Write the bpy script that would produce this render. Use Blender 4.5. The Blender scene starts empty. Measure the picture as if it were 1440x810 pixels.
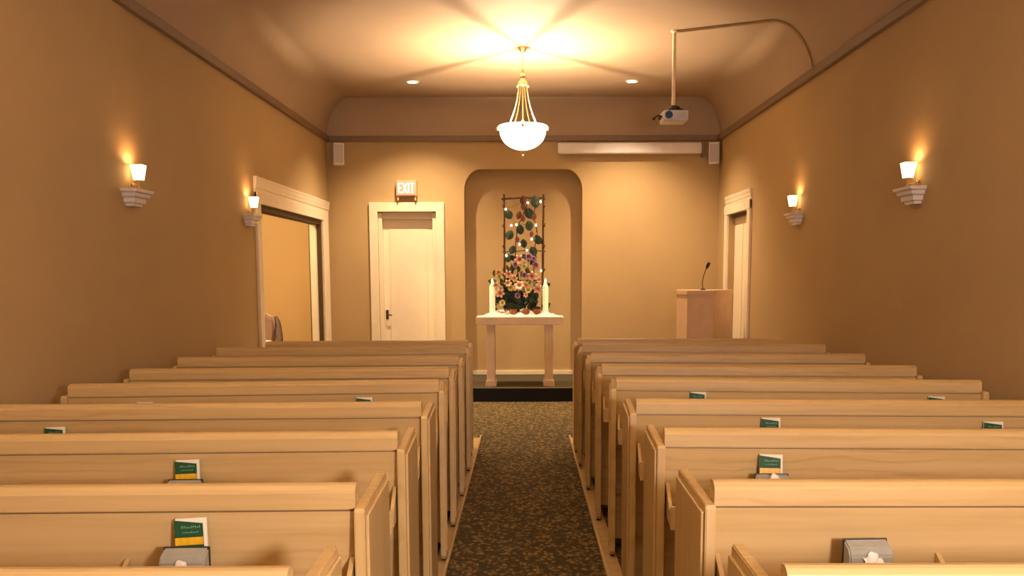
import bpy, bmesh, math, random
from mathutils import Vector, Matrix
random.seed(7)
PI = math.pi
C = bpy.context.scene.collection
S = bpy.context.scene

# ------------------------------------------------------------------ camera
FPX = 1300.0; HCAM = 1.5; PPX, PPY, HORIZON = 738.0, 535.0, 383.0
th = math.atan((PPY-HORIZON)/FPX); roll = math.radians(0.15)
Fv = Vector((0, math.cos(th), -math.sin(th))); R0 = Vector((1, 0, 0)); U0 = R0.cross(Fv)
Rv = math.cos(roll)*R0 - math.sin(roll)*U0; Uv = math.sin(roll)*R0 + math.cos(roll)*U0
cam = bpy.data.cameras.new('camera'); camo = bpy.data.objects.new('camera', cam); C.objects.link(camo)
cam.sensor_width = 36; cam.lens = FPX/1440*36
cam.shift_x = -(PPX-720)/1440; cam.shift_y = (PPY-405)/1440
cam.clip_start = 0.05
M = Matrix((Rv, Uv, -Fv)).transposed().to_4x4(); M.translation = Vector((0, 0, HCAM))
camo.matrix_world = M
S.camera = camo

# ------------------------------------------------------------------ world, exposure, light levels
S.view_settings.view_transform = 'Standard'; S.view_settings.look = 'None'
S.view_settings.gamma = 1; S.view_settings.use_curve_mapping = False
S.view_settings.exposure = 0.78
w = bpy.data.worlds.new('world'); S.world = w; w.use_nodes = True
w.node_tree.nodes['Background'].inputs[0].default_value = (0.05, 0.045, 0.04, 1)
w.node_tree.nodes['Background'].inputs[1].default_value = 0.3
WARM = (1.0, 0.71, 0.44); AMBER = (1.0, 0.60, 0.32); SOFT = (1.0, 0.80, 0.60)
P_PENDANT = 200; E_BOWL = 3.6
P_DOWN = 255; P_DOWN_PEW = 20
P_SCONCE = 0.9; P_REAR = 165; P_SIDE = 130
E_SHADE = 3.2

def add_light(name, kind, loc, power, col, parent=None, size=.03, spot=None, blend=.5, rot=None, size_y=None):
    l = bpy.data.lights.new(name, kind); o = bpy.data.objects.new(name, l); C.objects.link(o)
    l.energy = power; l.color = col; o.location = loc
    if kind == 'AREA':
        l.size = size
        if size_y: l.shape = 'RECTANGLE'; l.size_y = size_y
    else: l.shadow_soft_size = size
    if spot: l.spot_size = spot; l.spot_blend = blend
    if rot: o.rotation_euler = rot
    if parent: o.parent = parent
    return o

# ------------------------------------------------------------------ materials
def newmat(name):
    m = bpy.data.materials.new(name); m.use_nodes = True
    return m, m.node_tree, m.node_tree.nodes['Principled BSDF']
def N(nt, t, **k):
    n = nt.nodes.new(t)
    for a, b in k.items(): setattr(n, a, b)
    return n
def coords(nt, scale, rnd=False):
    tc = N(nt, 'ShaderNodeTexCoord'); mp = N(nt, 'ShaderNodeMapping')
    mp.inputs['Scale'].default_value = scale
    if rnd:
        oi = N(nt, 'ShaderNodeObjectInfo'); mu = N(nt, 'ShaderNodeMath', operation='MULTIPLY'); mu.inputs[1].default_value = 37.0
        nt.links.new(oi.outputs['Random'], mu.inputs[0]); cb = N(nt, 'ShaderNodeCombineXYZ')
        for i in range(3): nt.links.new(mu.outputs[0], cb.inputs[i])
        nt.links.new(cb.outputs[0], mp.inputs['Location'])
    nt.links.new(tc.outputs['Object'], mp.inputs[0]); return mp.outputs[0]
def ramp(nt, fac, stops):
    r = N(nt, 'ShaderNodeValToRGB'); e = r.color_ramp.elements
    while len(e) < len(stops): e.new(.5)
    for q, (p, c) in zip(e, stops): q.position = p; q.color = (*c, 1)
    nt.links.new(fac, r.inputs[0]); return r.outputs[0]
def bump(nt, b, h, strength, dist=.01):
    n = N(nt, 'ShaderNodeBump'); n.inputs['Strength'].default_value = strength; n.inputs['Distance'].default_value = dist
    nt.links.new(h, n.inputs['Height']); nt.links.new(n.outputs[0], b.inputs['Normal'])
def simple(name, col, rough=.5, metal=0, var=.08, scale=12, emit=None, estr=0, bmp=.0):
    m, nt, b = newmat(name)
    v = coords(nt, (1, 1, 1)); n = N(nt, 'ShaderNodeTexNoise'); n.inputs['Scale'].default_value = scale; n.inputs['Detail'].default_value = 4
    nt.links.new(v, n.inputs[0])
    lo = tuple(c*(1-var) for c in col); hi = tuple(min(1, c*(1+var)) for c in col)
    nt.links.new(ramp(nt, n.outputs[0], [(.3, lo), (.7, hi)]), b.inputs['Base Color'])
    b.inputs['Roughness'].default_value = rough; b.inputs['Metallic'].default_value = metal
    if emit: b.inputs['Emission Color'].default_value = (*emit, 1); b.inputs['Emission Strength'].default_value = estr
    if bmp: bump(nt, b, n.outputs[0], bmp)
    return m
def wood(name, axis, base, dark, light, rough=.38):
    m, nt, b = newmat(name)
    s = [18, 18, 18]; s['xyz'.index(axis)] = .9
    v = coords(nt, s, True)
    n = N(nt, 'ShaderNodeTexNoise'); n.inputs['Scale'].default_value = 1.6; n.inputs['Detail'].default_value = 6; n.inputs['Roughness'].default_value = .6
    nt.links.new(v, n.inputs[0])
    c1 = ramp(nt, n.outputs[0], [(.25, dark), (.5, base), (.78, light)])
    s2 = [6, 6, 6]; s2['xyz'.index(axis)] = 1.6
    v2 = coords(nt, s2, True)
    wv = N(nt, 'ShaderNodeTexWave', wave_type='RINGS'); wv.inputs['Scale'].default_value = 1.7; wv.inputs['Distortion'].default_value = 7; wv.inputs['Detail'].default_value = 3; wv.inputs['Detail Scale'].default_value = 1.1
    nt.links.new(v2, wv.inputs[0])
    c2 = ramp(nt, wv.outputs['Fac'], [(.0, (.90, .86, .80)), (.35, (1, 1, 1)), (1, (1, 1, 1))])
    n3 = N(nt, 'ShaderNodeTexNoise'); n3.inputs['Scale'].default_value = .35; nt.links.new(v2, n3.inputs[0])
    mk = ramp(nt, n3.outputs[0], [(.42, (0, 0, 0)), (.6, (1, 1, 1))])
    mx = N(nt, 'ShaderNodeMix', data_type='RGBA', blend_type='MULTIPLY')
    nt.links.new(mk, mx.inputs[0]); nt.links.new(c1, mx.inputs[6]); nt.links.new(c2, mx.inputs[7])
    nt.links.new(mx.outputs[2], b.inputs['Base Color'])
    b.inputs['Roughness'].default_value = rough
    bump(nt, b, n.outputs[0], .08, .003)
    return m
OB, OD, OL = (.61, .435, .19), (.53, .365, .15), (.67, .49, .23)
wx = wood('pale_oak_along', 'x', OB, OD, OL); wz = wood('pale_oak_upright', 'z', OB, OD, OL); wy = wood('pale_oak_depth', 'y', OB, OD, OL)
lect_wood = simple('lectern_maple', (.66, .45, .27), .5, var=.06, scale=9)
altar_wood = simple('altar_painted_wood', (.80, .62, .47), .5, var=.04)
dark_wood = simple('dark_chair_wood', (.05, .025, .014), .6)
twig_m = simple('twig_bark', (.075, .034, .016), .8, var=.4, scale=40, bmp=.5)

def wall_mat(name, col, bmpv=.25):
    m, nt, b = newmat(name)
    v = coords(nt, (1, 1, 1)); n = N(nt, 'ShaderNodeTexNoise'); n.inputs['Scale'].default_value = 90; n.inputs['Detail'].default_value = 3
    n2 = N(nt, 'ShaderNodeTexNoise'); n2.inputs['Scale'].default_value = 1.1; n2.inputs['Detail'].default_value = 3
    nt.links.new(v, n.inputs[0]); nt.links.new(v, n2.inputs[0])
    nt.links.new(ramp(nt, n2.outputs[0], [(.3, tuple(c*.95 for c in col)), (.7, tuple(c*1.04 for c in col))]), b.inputs['Base Color'])
    b.inputs['Roughness'].default_value = .75
    bump(nt, b, n.outputs[0], bmpv, .004); return m
wall_m = wall_mat('tan_wall_paint', (.455, .318, .148))
ceil_m = wall_mat('ceiling_paint', (.41, .295, .195), .12)
side_room_m = wall_mat('side_room_paint', (.62, .43, .20), .1)
crown_m = simple('taupe_crown_paint', (.20, .13, .075), .5, var=.05)
trim_m = simple('cream_trim_paint', (.80, .70, .52), .4, var=.03)
door_m = simple('cream_door_paint', (.82, .72, .54), .4, var=.02)
gapm = simple('dark_gap', (.10, .06, .02), .7)
white_m = simple('white_plaster', (.78, .74, .72), .55, var=.03)
grey_m = simple('grey_speaker_plastic', (.52, .46, .45), .5, var=.03)
black_m = simple('black_plastic', (.012, .011, .012), .4)
brass_m = simple('aged_brass', (.74, .55, .30), .35, .85, var=.12)
navy_m = simple('navy_riser_carpet', (.008, .009, .016), .95, var=.6, scale=160, bmp=.6)
candle_m = simple('ivory_wax', (.85, .78, .60), .5, emit=(1, .72, .35), estr=.35)
flame_m = simple('flame', (1, .8, .4), .5, emit=(1, .72, .3), estr=9)
bulb_m = simple('fairy_bulb', (1, .85, .5), .5, emit=(1, .78, .42), estr=9)
cloth_m = simple('white_gauze', (.86, .80, .70), .8, var=.05, scale=30)
green_m = simple('green_booklet_cover', (.004, .075, .022), .6, var=.15)
dgreen_m = simple('dark_booklet_cover', (.03, .035, .03), .6)
yel_m = simple('yellow_cover_band', (.80, .46, .02), .35, var=.15, scale=60)
page_m = simple('booklet_pages', (.86, .82, .66), .7, var=.04)
ink_m = simple('pale_title_ink', (.24, .45, .30), .5)
tissue_box_m = simple('grey_box_cover', (.33, .33, .275), .5, var=.08, scale=25)
tissue_m = simple('white_tissue', (.88, .84, .78), .85, var=.03)
proj_m = simple('projector_plastic', (.60, .60, .66), .35, var=.04)
lens_m = simple('blue_lens_glass', (.03, .08, .17), .1)
pipe_m = simple('cream_conduit', (.80, .66, .46), .4)
pipe2_m = simple('painted_conduit', (.42, .28, .12), .45)
soil_m = simple('terracotta', (.26, .09, .035), .8, var=.3, scale=30)
uphol_m = simple('taupe_upholstery', (.34, .22, .16), .85, var=.1, scale=40)
seat_m = simple('pale_cushion', (.70, .50, .32), .85, var=.06, scale=40)
leafm = simple('deep_green_leaf', (.014, .034, .018), .5, var=.35, scale=20)
leafl = simple('mid_green_leaf', (.09, .13, .03), .5, var=.35, scale=20)
leafo = simple('russet_leaf', (.13, .035, .014), .55, var=.35, scale=20)
exit_bg = simple('exit_red_face', (.8, .25, .2), .5, emit=(1.0, .22, .16), estr=.40)
exit_tx = simple('exit_white_letters', (1, .9, .7), .5, emit=(1, .80, .62), estr=.85)
exit_case = simple('exit_sign_casing', (.62, .34, .14), .5)

def carpet():
    m, nt, b = newmat('flecked_aisle_carpet')
    v = coords(nt, (1, 1, 1))
    n1 = N(nt, 'ShaderNodeTexNoise'); n1.inputs['Scale'].default_value = 20; n1.inputs['Detail'].default_value = 2
    nt.links.new(v, n1.inputs[0])
    mixv = N(nt, 'ShaderNodeMix', data_type='RGBA', blend_type='LINEAR_LIGHT'); mixv.inputs[0].default_value = .035
    nt.links.new(v, mixv.inputs[6]); nt.links.new(n1.outputs['Color'], mixv.inputs[7])
    mp = N(nt, 'ShaderNodeMapping'); mp.inputs['Scale'].default_value = (36, 21, 21); mp.inputs['Rotation'].default_value = (0, 0, .5)
    nt.links.new(mixv.outputs[2], mp.inputs[0])
    vo = N(nt, 'ShaderNodeTexVoronoi', feature='F1'); vo.inputs['Scale'].default_value = 1.0; vo.inputs['Randomness'].default_value = .85
    nt.links.new(mp.outputs[0], vo.inputs[0])
    c = ramp(nt, vo.outputs['Distance'], [(.12, (.35, .245, .078)), (.36, (.18, .120, .030)), (.6, (.055, .038, .008))])
    n2 = N(nt, 'ShaderNodeTexNoise'); n2.inputs['Scale'].default_value = 260; nt.links.new(v, n2.inputs[0])
    mx = N(nt, 'ShaderNodeMix', data_type='RGBA', blend_type='MULTIPLY'); mx.inputs[0].default_value = .5
    nt.links.new(c, mx.inputs[6]); nt.links.new(ramp(nt, n2.outputs[0], [(.3, (.5, .5, .5)), (.7, (1, 1, 1))]), mx.inputs[7])
    nt.links.new(mx.outputs[2], b.inputs['Base Color']); b.inputs['Roughness'].default_value = .95
    bump(nt, b, vo.outputs['Distance'], .35, -.004); return m
carpet_m = carpet()
bowl_m, nt, b = newmat('frosted_glass_glow')
b.inputs['Base Color'].default_value = (1, .93, .82, 1); b.inputs['Roughness'].default_value = .3
b.inputs['Emission Color'].default_value = (1, .78, .50, 1); b.inputs['Emission Strength'].default_value = E_BOWL
def swirl(nt, b, col, strength):
    v = coords(nt, (1, 1, 1)); n = N(nt, 'ShaderNodeTexNoise'); n.inputs['Scale'].default_value = 9; n.inputs['Distortion'].default_value = 2
    nt.links.new(v, n.inputs[0]); mr = N(nt, 'ShaderNodeMapRange'); mr.inputs[3].default_value = strength*.8; mr.inputs[4].default_value = strength*1.2
    nt.links.new(n.outputs[0], mr.inputs[0]); nt.links.new(mr.outputs[0], b.inputs['Emission Strength'])
swirl(nt, b, None, E_BOWL)
shade_m, nt, b = newmat('sconce_shade_glow')
b.inputs['Base Color'].default_value = (1, .85, .62, 1); b.inputs['Emission Color'].default_value = (1, .66, .30, 1)
swirl(nt, b, None, E_SHADE)
down_m = simple('downlight_lens', (1, .9, .75), .4, emit=(1, .82, .6), estr=12)
petal_ms = {}
def petal(name, a, bcol):
    m, nt, b = newmat(name)
    v = coords(nt, (1, 1, 1)); g = N(nt, 'ShaderNodeVectorMath', operation='LENGTH'); nt.links.new(v, g.inputs[0])
    nt.links.new(ramp(nt, g.outputs['Value'], [(.006, (.30, .32, .05)), (.018, a), (.045, bcol)]), b.inputs['Base Color'])
    b.inputs['Roughness'].default_value = .55; return m
pink_m = petal('pink_lily_petal', (.78, .22, .20), (.90, .66, .50))
peach_m = petal('peach_lily_petal', (.75, .34, .12), (.88, .62, .38))
cream_m = petal('cream_petal', (.62, .52, .16), (.76, .66, .34))
purple_m = petal('mauve_petal', (.28, .10, .30), (.42, .24, .42))

# ------------------------------------------------------------------ mesh helpers
def bx(bm, x0, x1, y0, y1, z0, z1, bev=0, seg=2):
    r = bmesh.ops.create_cube(bm, size=1)
    vs = r['verts']
    for v in vs:
        v.co = Vector(((x0+x1)/2+v.co.x*abs(x1-x0), (y0+y1)/2+v.co.y*abs(y1-y0), (z0+z1)/2+v.co.z*abs(z1-z0)))
    if bev:
        es = list({e for v in vs for e in v.link_edges})
        bmesh.ops.bevel(bm, geom=es, offset=bev, segments=seg, profile=.6, affect='EDGES')
def prism(bm, pts, y0, y1, axis='y'):
    """polygon pts (a,b) extruded along an axis"""
    def mk(a, b, t):
        return {'y': (a, t, b), 'x': (t, a, b), 'z': (a, b, t)}[axis]
    f0 = [bm.verts.new(mk(a, b, y0)) for a, b in pts]; f1 = [bm.verts.new(mk(a, b, y1)) for a, b in pts]
    n = len(pts)
    fs = [bm.faces.new(f0), bm.faces.new(f1[::-1])]
    for i in range(n): fs.append(bm.faces.new((f0[(i+1) % n], f0[i], f1[i], f1[(i+1) % n])))
    bmesh.ops.recalc_face_normals(bm, faces=fs)
def tube(bm, pts, rad, seg=10, cap=True):
    pts = [Vector(p) for p in pts]; rr = rad if isinstance(rad, (list, tuple)) else [rad]*len(pts)
    rings = []; prev = None
    for i, p in enumerate(pts):
        t = (pts[min(i+1, len(pts)-1)]-pts[max(i-1, 0)]).normalized()
        if prev is None:
            a = Vector((0, 0, 1)) if abs(t.z) < .9 else Vector((1, 0, 0)); u = t.cross(a).normalized()
        else: u = (prev - t*prev.dot(t)).normalized()
        prev = u; v = t.cross(u)
        rings.append([bm.verts.new(p+rr[i]*(math.cos(2*PI*k/seg)*u+math.sin(2*PI*k/seg)*v)) for k in range(seg)])
    for a, b in zip(rings, rings[1:]):
        for k in range(seg): bm.faces.new((a[k], a[(k+1) % seg], b[(k+1) % seg], b[k]))
    if cap: bm.faces.new(rings[0][::-1]); bm.faces.new(rings[-1])
def lathe(bm, prof, seg=32, c=(0, 0, 0)):
    rings = []
    for r, z in prof:
        rings.append([bm.verts.new((c[0]+r*math.cos(2*PI*k/seg), c[1]+r*math.sin(2*PI*k/seg), c[2]+z)) for k in range(seg)])
    for a, b in zip(rings, rings[1:]):
        for k in range(seg): bm.faces.new((a[k], a[(k+1) % seg], b[(k+1) % seg], b[k]))
    for rg, fl in ((rings[0], True), (rings[-1], False)):
        bm.faces.new(rg[::-1] if fl else rg)
def ball(bm, c, r, sc=(1, 1, 1), sub=2):
    q = bmesh.ops.create_icosphere(bm, subdivisions=sub, radius=r)
    for v in q['verts']: v.co = Vector((v.co.x*sc[0]+c[0], v.co.y*sc[1]+c[1], v.co.z*sc[2]+c[2]))
def obj(name, bm, mat, parent=None, smooth=False, kind=None):
    bmesh.ops.recalc_face_normals(bm, faces=bm.faces[:])
    me = bpy.data.meshes.new(name); bm.to_mesh(me); bm.free()
    me.materials.append(mat)
    if smooth:
        for p in me.polygons: p.use_smooth = True
        try: me.set_sharp_from_angle(angle=math.radians(40))
        except Exception: pass
    o = bpy.data.objects.new(name, me); C.objects.link(o)
    if parent: o.parent = parent
    if kind: o['kind'] = kind
    return o
def B(): return bmesh.new()
def box(name, mat, parent, *a, bev=0, **k):
    bm = B(); bx(bm, *a, bev=bev); return obj(name, bm, mat, parent, **k)
def thing(name, label, cat, loc=(0, 0, 0), rz=0, group=None):
    o = bpy.data.objects.new(name, None); C.objects.link(o); o.location = loc; o.rotation_euler = (0, 0, rz)
    o.empty_display_size = .1
    o['label'] = label; o['category'] = cat
    if group: o['group'] = group
    return o
def tag(o, label, cat, group=None):
    o['label'] = label; o['category'] = cat
    if group: o['group'] = group
    return o
def copy_tree(o, parent=None):
    c = o.copy(); C.objects.link(c); c.parent = parent
    for ch in [q for q in bpy.data.objects if q.parent == o]: copy_tree(ch, c)
    return c
def dup(o, loc, label, rz=None):
    c = copy_tree(o); c.location = loc; c['label'] = label
    if rz is not None: c.rotation_euler = (0, 0, rz)
    return c

# ------------------------------------------------------------------ room shell
XL, XR, YB, YF = -2.486, 2.466, 11.9, -1.1
ZC, ZCR = 3.68, 3.17
box('floor', carpet_m, None, XL-.05, XR+.05, YF, YB+.3, -.1, 0, kind='structure')
# side walls, with their openings
LO0, LO1, LOZ = 8.76, 11.45, 2.14
bm = B()
bx(bm, XL-.16, XL, YF, LO0, 0, 3.3); bx(bm, XL-.16, XL, LO1, YB+.26, 0, 3.3); bx(bm, XL-.16, XL, LO0, LO1, LOZ, 3.3)
obj('wall_left', bm, wall_m, kind='structure')
RO0, RO1, ROZ = 10.28, 11.28, 2.18
bm = B()
bx(bm, XR, XR+.16, YF, RO0, 0, 3.3); bx(bm, XR, XR+.16, RO1, YB+.26, 0, 3.3); bx(bm, XR, XR+.16, RO0, RO1, ROZ, 3.3)
obj('wall_right', bm, wall_m, kind='structure')
box('wall_rear', wall_m, None, XL-.16, XR+.16, YF-.15, YF, 0, 3.8, kind='structure')
# back wall: one slab with the alcove and the exit door cut out
AX0, AX1, AZ, ar, azr = -.762, .735, 2.795, .21, .27
DX0, DX1, DZ = -1.862, -1.122, 2.267
pts = [(XL-.16, 0), (XL-.16, 3.8), (XR+.16, 3.8), (XR+.16, 0), (AX1, 0)]
for k in range(13):
    a = PI/2*k/12; pts.append((AX1-ar+ar*math.cos(a), AZ-azr+azr*math.sin(a)))
for k in range(13):
    a = PI/2+PI/2*k/12; pts.append((AX0+ar+ar*math.cos(a), AZ-azr+azr*math.sin(a)))
pts += [(AX0, 0), (DX1, 0), (DX1, DZ), (DX0, DZ), (DX0, 0)]
bm = B(); prism(bm, pts, YB, YB+.25); obj('wall_back', bm, wall_m, kind='structure')
box('wall_alcove', wall_m, None, AX0-.3, AX1+.3, YB+.25, YB+.35, 0, 3.1, kind='structure')
box('baseboard_alcove', trim_m, None, AX0, AX1, YB+.225, YB+.25, .16, .215, bev=.004, kind='structure')
# ceiling with coved sides, a closed shell
a_, b_ = .33, ZC-ZCR
inn = []
for k in range(17):
    t = PI/2*k/16; inn.append((XL+a_-a_*math.cos(t), ZCR+b_*math.sin(t)))
inr = [(XR-a_+a_*math.cos(t), ZCR+b_*math.sin(t)) for t in [PI/2*k/16 for k in range(16, -1, -1)]]
prof = inn+inr
out = [(XR+.2, ZCR), (XR+.2, 3.95), (XL-.2, 3.95), (XL-.2, ZCR)]
bm = B(); prism(bm, prof+out, YF-.15, YB); o = obj('ceiling', bm, ceil_m, kind='structure')
for p in o.data.polygons:
    p.use_smooth = True
o.data.set_sharp_from_angle(angle=math.radians(30))
# upper back wall panel above the crown (paler paint)
cp = [(XL+.001, ZCR+.03)]+inn[1:]+inr[:-1]+[(XR-.001, ZCR+.03)]
bm = B(); prism(bm, cp, YB-.006, YB); obj('wall_frieze', bm, ceil_m, kind='structure')
# crown strips
def crown(name, x0, x1, y0, y1):
    bm = B(); bx(bm, x0, x1, y0, y1, 3.135, 3.205, bev=.008); obj(name, bm, crown_m, kind='structure')
crown('trim_1', XL, XL+.045, YF, YB); crown('trim_2', XR-.045, XR, YF, YB); crown('trim_3', XL+.045, XR-.045, YB-.045, YB)
# baseboards
box('baseboard_left', trim_m, None, XL, XL+.015, YF, 8.6, 0, .1, bev=.004, kind='structure')
box('baseboard_right', trim_m, None, XR-.015, XR, YF, 10.12, 0, .1, bev=.004, kind='structure')
for nm, x0, x1 in (('baseboard_back', XL+.05, -1.98), ('baseboard_centre', -1.0, AX0), ('baseboard_far_right', AX1, XR)):
    box(nm, trim_m, None, x0, x1, YB-.015, YB, 0 if nm != 'baseboard_centre' else 0, .1, bev=.004, kind='structure')
# wooden strips along the aisle
box('trim_4', wy, None, -.412, -.396, YF+.3, 8.37, 0, .018, bev=.003, kind='structure')
box('trim_5', wy, None, .402, .418, YF+.3, 8.37, 0, .018, bev=.003, kind='structure')

box('trim_16', wy, None, -.465, -.412, YF+.3, 8.3, 0, .006, bev=.002, kind='structure')
box('trim_17', wy, None, .418, .485, YF+.3, 8.3, 0, .006, bev=.002, kind='structure')

# exit door: casing, recessed leaf
def casing(name, pieces, mat=trim_m):
    bm = B()
    for p in pieces: bx(bm, *p, bev=.006)
    return obj(name, bm, mat, kind='structure')
cw = .105
casing('trim_6', [(DX0-cw, DX0, YB-.035, YB, 0, DZ+cw+.01), (DX1, DX1+cw, YB-.035, YB, 0, DZ+cw+.01), (DX0, DX1, YB-.035, YB, DZ, DZ+cw+.01)])
casing('trim_7', [(DX0, DX0+.05, YB+.02, YB+.2, 0, DZ-.01), (DX1-.05, DX1, YB+.02, YB+.2, 0, DZ-.01), (DX0+.05, DX1-.05, YB+.06, YB+.2, DZ-.09, DZ)])
bm = B(); bx(bm, DX0+.05, DX1-.05, YB+.11, YB+.15, .01, DZ-.09, bev=.003)
door1 = obj('door_1', bm, door_m, kind='structure')
bm = B()
px0, px1 = DX0+.13, DX1-.13
for z0, z1 in ((.2, 2.06),):
    bx(bm, px0, px1, YB+.1055, YB+.112, z0, z1, bev=.006)
obj('door_panel', bm, door_m, door1)
bm = B(); bx(bm, DX0+.065, DX0+.10, YB+.1, YB+.112, .90, 1.02, bev=.004)
tube(bm, [(DX0+.083, YB+.11, .96), (DX0+.083, YB+.06, .96), (DX0+.10, YB+.05, .96), (DX0+.15, YB+.05, .955)], .008)
hm = obj('door_handle', bm, simple('dark_bronze', (.09, .05, .02), .35, .8), door1, True); hm['label'] = 'dark bronze lever handle'

# left opening: casing, header cornice, track, sliding leaf edge
casing('trim_8', [(XL, XL+.03, LO0-.13, LO0, 0, 2.25), (XL, XL+.03, LO1, LO1+.3, 0, 2.25)])
bm = B()
y0, y1 = LO0-.13, LO1+.3
bx(bm, XL, XL+.031, y0, y1, LOZ, 2.245, bev=.004)
prism(bm, [(XL, 2.25), (XL+.012, 2.25), (XL+.014, 2.275), (XL+.022, 2.285), (XL+.024, 2.31), (XL+.028, 2.33), (XL+.030, 2.355), (XL+.034, 2.37), (XL+.034, 2.385), (XL, 2.385)], y0, YB-.06)
obj('trim_9', bm, trim_m, kind='structure')
box('trim_10', gapm, None, XL-.14, XL-.005, LO0, LO1, LOZ-.05, LOZ, kind='structure')
box('trim_11', gapm, None, XL-.05, XL-.005, LO0, LO0+.05, 0, LOZ-.05, kind='structure')
box('trim_12', gapm, None, XL-.155, XL-.004, LO1-.012, LO1, 0, LOZ-.05, kind='structure')
bm = B(); bx(bm, XL-.125, XL-.055, LO1-.09, LO1-.012, .01, LOZ-.055, bev=.004)
d2 = obj('door_2', bm, door_m, kind='structure')

# right opening: casing, header, folding leaves
casing('trim_13', [(XR-.03, XR, RO0-.13, RO0, 0, 2.29), (XR-.03, XR, RO1, RO1+.14, 0, 2.29)])
bm = B(); y0, y1 = RO0-.13, RO1+.14
bx(bm, XR-.035, XR, y0, y1, ROZ, 2.28, bev=.004)
prism(bm, [(XR, 2.29), (XR-.014, 2.29), (XR-.016, 2.31), (XR-.022, 2.32), (XR-.024, 2.35), (XR-.030, 2.37), (XR-.033, 2.40), (XR, 2.40)], y0, y1)
obj('trim_14', bm, trim_m, kind='structure')
box('trim_15', gapm, None, XR+.03, XR+.13, RO0, RO1, ROZ-.035, ROZ, kind='structure')
bm = B(); bx(bm, XR+.07, XR+.11, RO0+.005, RO1-.005, .01, ROZ-.035, bev=.003)
d3 = obj('door_3', bm, door_m, kind='structure')
bm = B()
for k in range(2):
    ya = RO0+.06+k*.49; bx(bm, XR+.062, XR+.072, ya, ya+.38, .18, ROZ-.13, bev=.005)
obj('door_panel', bm, door_m, d3)
box('wall_closet', side_room_m, None, XR+.17, XR+.3, RO0-.3, RO1+.3, 0, 2.6, kind='structure')

# side room beyond the left opening
box('floor_side_room', carpet_m, None, -6.2, XL-.05, 6.5, 13.4, -.1, -.001, kind='structure')
box('wall_side_room_far', side_room_m, None, -6.2, XL-.16, 13.2, 13.35, 0, 2.9, kind='structure')
box('wall_side_room_left', side_room_m, None, -6.35, -6.2, 6.35, 13.35, 0, 2.9, kind='structure')
box('wall_side_room_near', side_room_m, None, -6.2, XL-.16, 6.35, 6.5, 0, 2.9, kind='structure')
box('wall_side_room_right', side_room_m, None, XL-.16, XL-.05, YB+.26, 13.2, 0, 2.9, kind='structure')
box('ceiling_side_room', simple('side_ceiling_paint', (.7, .6, .45), .7), None, -6.35, XL-.16, 6.35, 13.35, 2.75, 2.9, kind='structure')

# dais in front of the alcove
bm = B()
n = 24; rim = []
for k in range(n+1):
    x = -1.0+2.0*k/n; rim.append((x, 10.69+.10*(x/1.0)**4))
poly = rim+[(1.0, YB), (AX1, YB), (AX1, YB+.25), (AX0, YB+.25), (AX0, YB), (-1.0, YB)]
prism(bm, poly, 0.0, .158, axis='z')
dais = obj('floor_dais', bm, simple('dark_dais_carpet', (.06, .044, .018), .95, var=.6, scale=160, bmp=.5), kind='structure')
dais.data.materials.append(navy_m)
for p in dais.data.polygons:
    if p.normal.y < -.5 and p.center.y < 11: p.material_index = 1

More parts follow.
